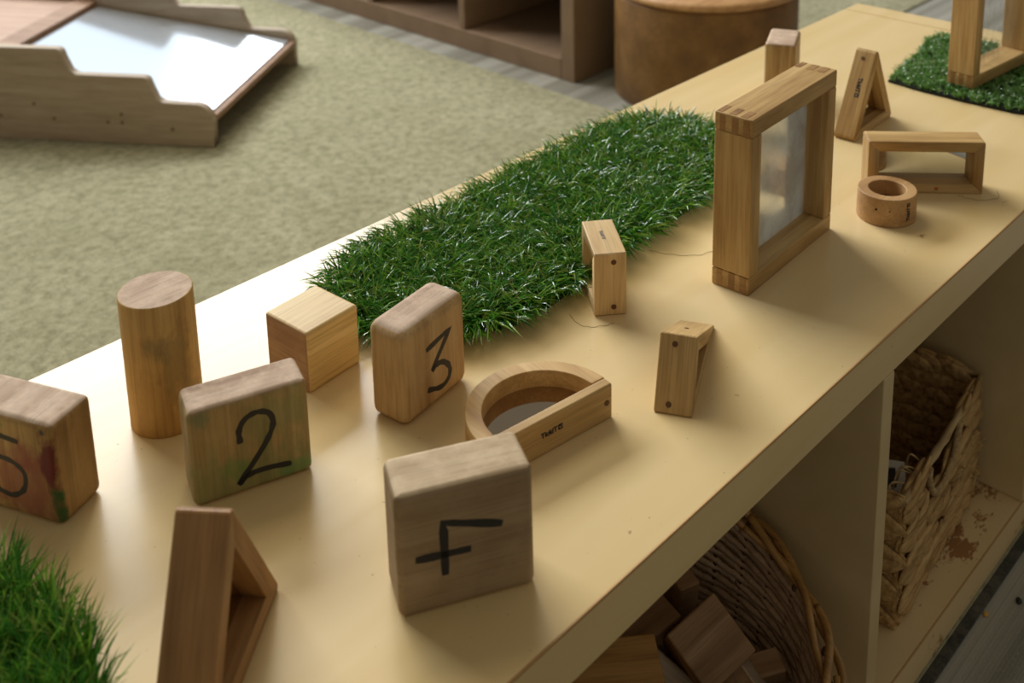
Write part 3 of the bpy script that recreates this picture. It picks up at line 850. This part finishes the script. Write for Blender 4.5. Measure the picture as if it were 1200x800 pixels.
def seagrass_basket():
    W, Dp, H = 0.237, 0.215, 0.140
    root = empty('seagrass_basket', (0.8385, 0.0195, 0.0415), 0.10)
    tag(root, 'rectangular woven seagrass basket with a hand hole, in the right-hand open cell of the shelf', 'basket')
    rr = random.Random(5)
    zax = Vector((0, 0, 1))
    def wall(name, p0, p1, nrm, hole=None):
        bm = bmesh.new(); d = (p1 - p0); L = d.length; d.normalize()
        rows = 8; rh = (H - 0.006) / rows; pitch = 0.0235
        for r in range(rows):
            for sgn in (1,):
                x = 0.016 + rr.uniform(0, pitch * 0.4)
                while x < L - 0.014:
                    z = 0.006 + (r + 0.5) * rh + rr.uniform(-0.001, 0.001)
                    ang = math.radians(rr.uniform(14, 26)) * (1 if r % 2 else -1)
                    ca, sa = 0.017 * math.cos(ang), 0.017 * math.sin(ang)
                    if hole is None or not (hole(x, z) or hole(x - ca, z - sa) or hole(x + ca, z + sa)):
                        dv = d * math.cos(ang) + zax * math.sin(ang)
                        for o_ in (nrm, -nrm):
                            lump(bm, p0 + d * x + zax * z + o_ * rr.uniform(0.0012, 0.0028), dv, o_, rr.uniform(0.040, 0.052), rr.uniform(0.0080, 0.0102), rr.uniform(0.0024, 0.0036))
                    x += pitch * rr.uniform(0.85, 1.2)
        # inner fibre sheet that closes the gaps
        n = 40
        for i in range(n):
            for j in range(14):
                xa, xb = L * i / n, L * (i + 1) / n; za, zb = 0.004 + (H - 0.01) * j / 14, 0.004 + (H - 0.01) * (j + 1) / 14
                if hole and hole((xa + xb) / 2, (za + zb) / 2): continue
                vs = [bm.verts.new(p0 + d * a + zax * b) for a, b in ((xa, za), (xb, za), (xb, zb), (xa, zb))]
                bm.faces.new(vs)
        o = from_bm(name, bm, M_sea, root)
        return o
    P = [Vector((0.004, 0.004, 0)), Vector((W - 0.004, 0.004, 0)), Vector((W - 0.004, Dp - 0.004, 0)), Vector((0.004, Dp - 0.004, 0))]
    hole = lambda x, z: (z > H - 0.006 - 0.046 * math.sqrt(max(0, 1 - ((x - 0.108) / 0.042) ** 2)) and abs(x - 0.108) < 0.042 and z < H - 0.003) or (abs(x - 0.124) < 0.005 and abs(z - 0.052) < 0.010)
    wall('woven_wall', P[0], P[1], Vector((0, -1, 0)), hole)
    wall('woven_wall', P[1], P[2], Vector((1, 0, 0)))
    wall('woven_wall', P[2], P[3], Vector((0, 1, 0)), lambda x, z: z > H - 0.045 and abs(x - 0.115) < 0.045)
    wall('woven_wall', P[3], P[0], Vector((-1, 0, 0)))
    from_bm('base', box_bm(0.003, W - 0.003, 0.003, Dp - 0.003, 0.0005, 0.006, 0.001), M_sea, root)
    bm = bmesh.new()
    loop = []
    for a, b in zip(P, P[1:] + P[:1]):
        for k in range(16):
            t = k / 16; p = a.lerp(b, t)
            loop.append((p.x, p.y, H - 0.003 + rr.uniform(-0.0012, 0.0012) - 0.004 * math.sin(math.pi * t)))
    loop.append(loop[0])
    tube(bm, loop, 0.0036, 8, True, [rr.uniform(0.8, 1.25) for _ in loop])
    for k in range(46):    # wrapped turns of the rim
        i = rr.randrange(len(loop) - 1); p = Vector(loop[i]); q = Vector(loop[i + 1]); dv = (q - p).normalized()
        lump(bm, p.lerp(q, rr.random()) + Vector((0, 0, 0.001)), dv + Vector((0, 0, rr.uniform(-0.5, 0.5))), Vector((-dv.y, dv.x, 0.8)) * rr.choice((1,)), 0.014, 0.0028, 0.0016)
    # rope lip of the hand hole
    lip = [(0.108 - 0.043 * math.cos(a), 0.0005, H - 0.006 - 0.046 * math.sin(a)) for a in [math.pi * k / 14 for k in range(15)]]
    tube(bm, lip, 0.0032, 7, True, [rr.uniform(0.8, 1.2) for _ in lip])
    from_bm('rim', bm, M_cord, root)
    # frayed ends
    for k in range(5):
        bm = bmesh.new()
        x = 0.045 + rr.uniform(-0.012, 0.02); z = H - 0.006
        a = rr.uniform(-1, 1)
        pts = catmull([(x, 0.006, z), (x - 0.008 + a * 0.008, 0.012, z + 0.008), (x - 0.016 + a * 0.014, 0.018, z + 0.004 + 0.010 * rr.random()), (x - 0.022 + a * 0.018, 0.020, z - 0.004)], 5)
        tube(bm, pts, 0.0009, 5)
        from_bm('loose_strand', bm, M_cord, root)
    for k in range(8):
        bm = bmesh.new()
        x = rr.uniform(0.01, W - 0.01); z = rr.uniform(0.02, H - 0.02); s_ = rr.choice((-1, 1))
        pts = catmull([(x, -0.004, z), (x + s_ * 0.008, -0.009, z + 0.003), (x + s_ * 0.018, -0.008, z - rr.uniform(0, 0.008))], 4)
        tube(bm, pts, 0.0007, 5)
        from_bm('loose_strand', bm, M_cord, root)
seagrass_basket()
# things inside the basket
def scrap_card():
    bm = bmesh.new()
    n = 14
    outer = [(-0.026, -0.036), (0.026, -0.036), (0.026, 0.036), (-0.026, 0.036)]
    hole = [(0.016 + 0.017 * math.cos(a) , 0.002 + 0.020 * math.sin(a)) for a in [math.pi * 0.5 + math.pi * k / n for k in range(n + 1)]]
    pts = [(0.016, -0.036)] + [outer[1]] + [outer[2]] + [(0.016, 0.036)] 
    # right strip, then left sheet around the half-round window
    for poly in ([(0.016, -0.036), (0.026, -0.036), (0.026, 0.036), (0.016, 0.036)],
                 [(0.016, 0.036), (-0.026, 0.036), (-0.026, -0.036), (0.016, -0.036)] + [hole[k] for k in range(n, -1, -1)]):
        A = [bm.verts.new((p[0], p[1], 0)) for p in poly]; B = [bm.verts.new((p[0], p[1], 0.0012)) for p in poly]
        bm.faces.new(A); bm.faces.new(B)
        for i in range(len(A)): bm.faces.new((A[i], A[(i + 1) % len(A)], B[(i + 1) % len(A)], B[i]))
    bmesh.ops.recalc_face_normals(bm, faces=bm.faces[:])
    for x0, x1, y0, y1 in ((-0.026, -0.0245, -0.036, 0.036), (0.0245, 0.026, -0.036, 0.036), (-0.0245, 0.0245, -0.036, -0.0345), (-0.0245, 0.0245, 0.0345, 0.036)):
        box_bm(x0, x1, y0, y1, -0.104, 0.0, 0, 1, bm)
    return bm
card = from_bm('card_box', scrap_card(), plain('white_card', srgb(216, 212, 204), 0.7))
card.location = (0.889, 0.067, 0.1525); card.rotation_euler = (0, 0, math.radians(-62)); card.scale = (0.86, 0.72, 1)
tag(card, 'open white card box with a half-round cut-out, inside the seagrass basket', 'box')
sb = from_bm('wooden_offcut', box_bm(-0.02, 0.02, -0.045, 0.045, 0, 0.022, 0.002), M_pine_end)
sb.location = (0.880, 0.165, 0.0485); sb.rotation_euler = (0, 0, 0.15)
tag(sb, 'small pinkish wooden offcut lying in the shadow of the seagrass basket', 'block')

# ------------------------------------------------------------------ round wicker basket in the left cell
WC = (0.598, 0.1040)
def wicker():
    root = empty('wicker_basket', (WC[0], WC[1], 0.0412))
    tag(root, 'round brown wicker basket full of loose wooden blocks, in the wide open cell', 'basket')
    rr = random.Random(9)
    z0 = 0.0412
    RX, RY = 0.1190, 0.1300
    def rimz(y): return ZT - 0.250 + 0.34 * (y + WC[1]) - z0
    def pos(a, t, off=0.0):   # t: 0 base .. 1 rim
        rx = 0.088 + (RX - 0.088) * t ** 0.8 + off; ry = 0.095 + (RY - 0.095) * t ** 0.8 + off
        x, y = rx * math.cos(a), ry * math.sin(a)
        return Vector((x, y, 0.006 + (rimz(y) - 0.006) * t))
    # uprights
    NS = 30
    bm = bmesh.new()
    for k in range(NS):
        a = 2 * math.pi * k / NS
        tube(bm, [pos(a, t / 8) for t in range(9)], 0.0021, 6)
    from_bm('uprights', bm, M_wick2, root)
    # weavers: continuous strands that slant round the wall and pass in and out
    bm = bmesh.new(); rows = 22
    for r in range(rows):
        pts = []
        nn = NS * 6
        for k in range(nn + 1):
            a = 2 * math.pi * k / nn + r * 0.9
            t = (r + 0.5) / rows * 0.95 + 0.018 * math.sin(3 * a + r * .3) + 0.004 * rr.uniform(-1, 1)
            sg = 0.0012 * math.sin(NS / 2 * a + math.pi * r)
            pts.append(pos(a, max(0.01, min(0.99, t)), sg))
        tube(bm, pts, 0.0031, 7, True, [rr.uniform(0.85, 1.15) for _ in pts])
    from_bm('woven_wall', bm, M_wick, root)
    bm = bmesh.new()
    for s_, rad, zz, off in ((0, 0.0034, 0.003, 0.001), (2.1, 0.0034, 0.0, 0.005), (4.2, 0.0030, 0.003, -0.004)):
        pts = []
        for k in range(0, 181):
            a = 2 * math.pi * k / 180
            p = pos(a, 1.0, off + 0.0045 * math.sin(7 * a + s_)); p.z += zz + 0.0035 * math.cos(7 * a + s_)
            pts.append(p)
        tube(bm, pts, rad, 7)
    from_bm('rim', bm, M_wick3, root)
    for k in range(9):     # cut ends of the rim canes
        bm = bmesh.new()
        a = -1.2 + k * 0.42
        tube(bm, [pos(a, 0.97, 0.006), pos(a + 0.10, 1.0, 0.006), pos(a + 0.19, 1.02, 0.004)], 0.0030, 7)
        from_bm('cane_end', bm, M_wick3, root)
    bm = bmesh.new(); bmesh.ops.create_cone(bm, cap_ends=True, segments=40, radius1=0.092, radius2=0.094, depth=0.006)
    bm.transform(Matrix.Translation((0, 0, 0.004)))
    from_bm('base', bm, M_wick2, root)
M_wick = wood('brown_willow', srgb(214, 186, 152), srgb(186, 154, 122), srgb(140, 108, 82), 'x', rough=0.4, stripe=.5, spec=0.7).m
M_wick2 = wood('dark_willow', srgb(120, 88, 60), srgb(90, 62, 42), srgb(60, 40, 26), 'z', rough=0.5).m
M_wick3 = wood('honey_willow', srgb(196, 152, 88), srgb(168, 122, 64), srgb(124, 86, 42), 'y', rough=0.4, stripe=.5, spec=0.7).m
wicker()

CT = Vector((0, -0.33707919, 0.5 + ZT))
def facing(c, roll, turn):
    """a block thrown in with one square face turned up and out of the cell"""
    n = (CT - Vector(c)).normalized(); r0 = (r_ - n * r_.dot(n)).normalized(); u0 = n.cross(r0)
    a = math.radians(-roll); e1 = r0 * math.cos(a) + u0 * math.sin(a)
    t = math.radians(turn)
    e, n = e1 * math.cos(t) - n * math.sin(t), n * math.cos(t) + e1 * math.sin(t)
    return Matrix((e, n.cross(e), n)).transposed().to_euler()
def loose_block(px, py, zc, size, euler, mats, label, name='loose_wooden_block', r=0.002):
    """stand a block with its centre at the place seen at this spot, at height zc"""
    d = (r_ * ((px - 613.98) / 1314.06) - u_ * ((py + 77.8) / 1314.06) - b_)
    t = (zc - CT.z) / d.z
    c = CT + d * t
    bm = box_bm(-size[0] / 2, size[0] / 2, -size[1] / 2, size[1] / 2, -size[2] / 2, size[2] / 2, r, 3)
    for f in bm.faces: f.material_index = 1 if abs(f.normal.x) > 0.8 else 0
    o = from_bm(name, bm, mats, None, smooth=True); wn(o)
    o.location = c; o.rotation_euler = euler
    tag(o, label, 'block', 'loose blocks in the wicker basket')
    return o
M_lb = wood('loose_block_wood', srgb(184, 150, 112), srgb(160, 124, 86), srgb(128, 94, 60), 'x', rough=0.6).m
M_lb2 = wood('loose_block_wood_golden', srgb(196, 150, 84), srgb(172, 124, 62), srgb(134, 92, 42), 'x', rough=0.6).m
M_lb3 = wood('loose_block_wood_pale', srgb(206, 190, 166), srgb(184, 162, 134), srgb(152, 128, 100), 'x', rough=0.7).m
# main cube: one face turned to the viewer
loose_block(829, 757, ZT - 0.262, (0.050, 0.050, 0.048), facing((0.61, 0.09, 0.14), -37, 9), [M_lb, M_lb2], 'square brown wooden block on top of the pile in the wicker basket')
loose_block(715, 800, ZT - 0.262, (0.075, 0.05, 0.040), (math.radians(28), math.radians(10), math.radians(-30)), [M_lb2, M_lb], 'wide golden wooden block at the left of the pile in the wicker basket')
loose_block(752, 745, ZT - 0.268, (0.060, 0.030, 0.034), (math.radians(8), math.radians(-6), math.radians(-12)), [M_lb, M_lb2], 'wooden block with a lit top edge behind the pile in the wicker basket')
loose_block(776, 800, ZT - 0.285, (0.060, 0.022, 0.040), (math.radians(18), math.radians(38), math.radians(-62)), [M_lb3, M_lb], 'pale round-shouldered wooden block between two darker blocks in the wicker basket', r=0.006)
loose_block(885, 800, ZT - 0.300, (0.044, 0.020, 0.050), (math.radians(14), math.radians(-6), math.radians(-34)), [M_lb, M_lb2], 'dark upright wooden slab at the right of the pile in the wicker basket')
loose_block(862, 808, ZT - 0.285, (0.034, 0.026, 0.040), (math.radians(30), math.radians(40), math.radians(10)), [M_lb3, M_lb], 'pale wooden block corner poking up at the bottom of the wicker basket')
loose_block(786, 694, ZT - 0.280, (0.020, 0.050, 0.070), (math.radians(8), math.radians(0), math.radians(-20)), [M_lb, M_lb], 'tall broad wooden board leaning at the back of the wicker basket')

# ------------------------------------------------------------------ stepped toy ramp on the carpet
M_ply = wood('birch_ply', srgb(176, 160, 138), srgb(166, 148, 126), srgb(152, 134, 112), 'x', rough=0.6, bump=0.1).m
M_ply_edge = wood('birch_ply_edge', srgb(170, 136, 108), srgb(148, 114, 88), srgb(122, 90, 66), 'x', rough=0.6, bump=0.1).m
M_ply_pink = wood('pinkish_board', srgb(186, 156, 134), srgb(174, 142, 120), srgb(158, 126, 106), 'x', rough=0.6, bump=0.1).m
ramp_ = empty('toy_ramp', (1.049, 1.54, 0.004), math.radians(125.62))
tag(ramp_, 'large stepped wooden toy ramp with a sloping mirror, standing on the carpet behind the shelf', 'toy')
M_toymir = plain('pale_blue_satin_mirror', (0.80, 0.88, 0.97), 0.14, 0.8)
def step_profile():
    pts = [(0, 0), (0, 0.055)]
    def arc(cx, cz, r, a0, a1, n=6): return [(cx + r * math.cos(a0 + (a1 - a0) * k / n), cz + r * math.sin(a0 + (a1 - a0) * k / n)) for k in range(n + 1)]
    pts += arc(0.034, 0.055, 0.034, math.pi, math.pi / 2)
    pts += [(0.100, 0.090), (0.112, 0.096)]
    pts += [(0.124, 0.125)] + arc(0.140, 0.127, 0.015, math.pi * 0.95, math.pi / 2)
    pts += [(0.278, 0.143), (0.290, 0.150), (0.302, 0.178)] + arc(0.318, 0.181, 0.015, math.pi * 0.95, math.pi / 2)
    pts += [(1.05, 0.196), (1.05, 0.0)]
    return pts
WR, TH = 0.489, 0.020
# local x runs along the side panel; the ramp's width lies on the -y side
for nm, y0, y1 in (('side_panel', -TH, 0.0), ('side_panel', -WR, -WR + TH)):
    o = from_bm(nm, extrude_poly(step_profile(), y0, y1, 0.002), M_ply, ramp_, smooth=True); wn(o)
for x, z in ((0.085, 0.035), (0.19, 0.045), (0.22, 0.045), (0.19, 0.062), (0.335, 0.048), (0.375, 0.078), (0.45, 0.05)):
    plug(ramp_, (x, 0.0003, z), (0, 1, 0), 0.004, plain('screw_plug', srgb(120, 98, 78), 0.7), 'screw_plug')
def slope(name, x0, z0, x1, z1, y0, y1, t, m):
    L = math.hypot(x1 - x0, z1 - z0); ang = math.atan2(z1 - z0, x1 - x0)
    o = from_bm(name, box_bm(0, L, y0, y1, -t, 0, 0.001), m, ramp_, smooth=True); wn(o)
    o.location = (x0, 0, z0); o.rotation_euler = (0, -ang, 0)
    return o
slope('ramp_board', -0.002, 0.062, 0.500, 0.137, -WR + TH, -TH, 0.014, M_ply_edge)
slope('mirror_panel', 0.010, 0.0675, 0.485, 0.1385, -WR + TH + 0.006, -TH - 0.006, 0.003, M_toymir)
slope('cross_bar', 0.490, 0.150, 0.535, 0.156, -WR + TH, -TH, 0.020, M_ply_edge)
slope('upper_board', 0.535, 0.150, 1.05, 0.165, -WR + TH, -TH, 0.014, M_ply_pink)
slope('cross_bar', 0.80, 0.172, 0.83, 0.176, -WR + TH, -TH, 0.012, M_ply_edge)

# ------------------------------------------------------------------ background cabinet and stool
M_cab = laminate('brown_maple_laminate', srgb(128, 104, 82), srgb(140, 116, 92), 0.6)
M_cab_dark = laminate('shaded_cabinet_back', srgb(70, 50, 30), srgb(80, 60, 38), 0.6)  # cabinet laminate darkened to paint the shade deep in the cells
cab = empty('open_cabinet', (1.80, 2.3, 0.0))
tag(cab, 'low open-fronted brown wooden cabinet at the top of the picture, left of the round stool', 'cabinet')
def cpart(name, x0, x1, y0, y1, z0, z1, m=M_cab):
    bm = box_bm(x0, x1, y0, y1, z0, z1, 0.002); bm.transform(Matrix.Translation((-1.80, -2.3, 0)))
    o = from_bm(name, bm, m, cab, smooth=True); wn(o)
YA, YB, XF, XB, HC = 1.245, 3.3, 1.785, 2.145, 0.33
cpart('bottom_board', XF, XB, YA + 0.040, YB, 0.0, 0.050)
cpart('end_panel', XF, XB, YA, YA + 0.039, 0.0, HC)
cpart('end_panel', XF, XB, YB - 0.04, YB, 0.051, HC)
for y in (1.605, 1.965, 2.32, 2.68, 3.0): cpart('divider', XF + 0.002, XB - 0.02, y, y + 0.022, 0.051, HC - 0.041)
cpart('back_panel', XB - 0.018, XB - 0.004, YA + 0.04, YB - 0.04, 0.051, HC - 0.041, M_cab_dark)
cpart('top_board', XF, XB, YA + 0.040, YB - 0.041, HC - 0.04, HC)

stool = empty('round_stool', (1.955, 1.012, 0.0))
tag(stool, 'round drum-shaped stool with woven brown sides, between the cabinet and the shelf top', 'stool')
def stool_parts():
    s = NT('woven_brown_cork')
    n1 = s.noise(s.coord((14, 14, 14), rnd=False), 1.0, 4, 0.65); n2 = s.noise(s.coord((120, 120, 120), rnd=False), 1.0, 3, 0.7)
    c = s.ramp(n1, [(0.34, srgb(110, 76, 32)), (0.52, srgb(132, 94, 44)), (0.70, srgb(152, 114, 60))])
    c = s.mix(s.math('MULTIPLY', n2, 0.4), c, srgb(110, 74, 34))
    s.l(c, s.p.inputs['Base Color']); s.p.inputs['Roughness'].default_value = 0.6
    s.bump(n2, 0.5, 0.003)
    R, H, n = 0.198, 0.236, 72
    bm = bmesh.new()
    prof = [(R - .004, 0), (R, .004), (R, H - .012), (R - .002, H - .004)]
    rs = [[bm.verts.new((r * math.cos(2 * math.pi * k / n), r * math.sin(2 * math.pi * k / n), z)) for k in range(n)] for r, z in prof]
    for a, b in zip(rs[:-1], rs[1:]):
        for k in range(n): bm.faces.new((a[k], a[(k + 1) % n], b[(k + 1) % n], b[k])).smooth = True
    bm.faces.new(rs[0][::-1]); bm.faces.new(rs[-1])
    from_bm('drum_body', bm, s.m, stool)
    bm = bmesh.new(); prof = [(R - .004, H - .004), (R + .003, H - .001), (R + .003, H + .008), (R - .004, H + .014), (R * .5, H + .016)]
    rs = [[bm.verts.new((r * math.cos(2 * math.pi * k / n), r * math.sin(2 * math.pi * k / n), z)) for k in range(n)] for r, z in prof]
    for a, b in zip(rs[:-1], rs[1:]):
        for k in range(n): bm.faces.new((a[k], a[(k + 1) % n], b[(k + 1) % n], b[k])).smooth = True
    bm.faces.new(rs[0][::-1]); bm.faces.new(rs[-1])
    from_bm('seat_top', bm, wood('tan_seat_wood', srgb(206, 162, 110), srgb(188, 142, 92), srgb(160, 114, 68), 'x', rough=.5).m, stool)
stool_parts()

# ------------------------------------------------------------------ bits dropped on the hard floor
def pebble(name, loc, size, m, label, cat, rz=0.4):
    bm = bmesh.new(); bmesh.ops.create_icosphere(bm, subdivisions=3, radius=1)
    rr = random.Random(4)
    for v in bm.verts: v.co = Vector((v.co.x * size[0] * (1 + .12 * math.sin(3 * v.co.y)), v.co.y * size[1], max(v.co.z, -0.6) * size[2]))
    o = from_bm(name, bm, m, None, smooth=True)
    o.location = (loc[0], loc[1], size[2] * 0.6); o.rotation_euler = (0, 0, rz)
    tag(o, label, cat)
P1, P2 = (0.997, -0.033), (0.959, -0.0155)
pebble('black_button', P1, (0.0042, 0.0030, 0.0022), plain('black_rubber', srgb(20, 20, 20), 0.4), 'tiny black oval button lying on the grooved floor at the right picture edge', 'button')
pebble('crumb', P2, (0.0032, 0.0024, 0.002), plain('golden_crumb', srgb(206, 156, 70), 0.7), 'tiny golden crumb on the floor in front of the shelf base', 'crumb')
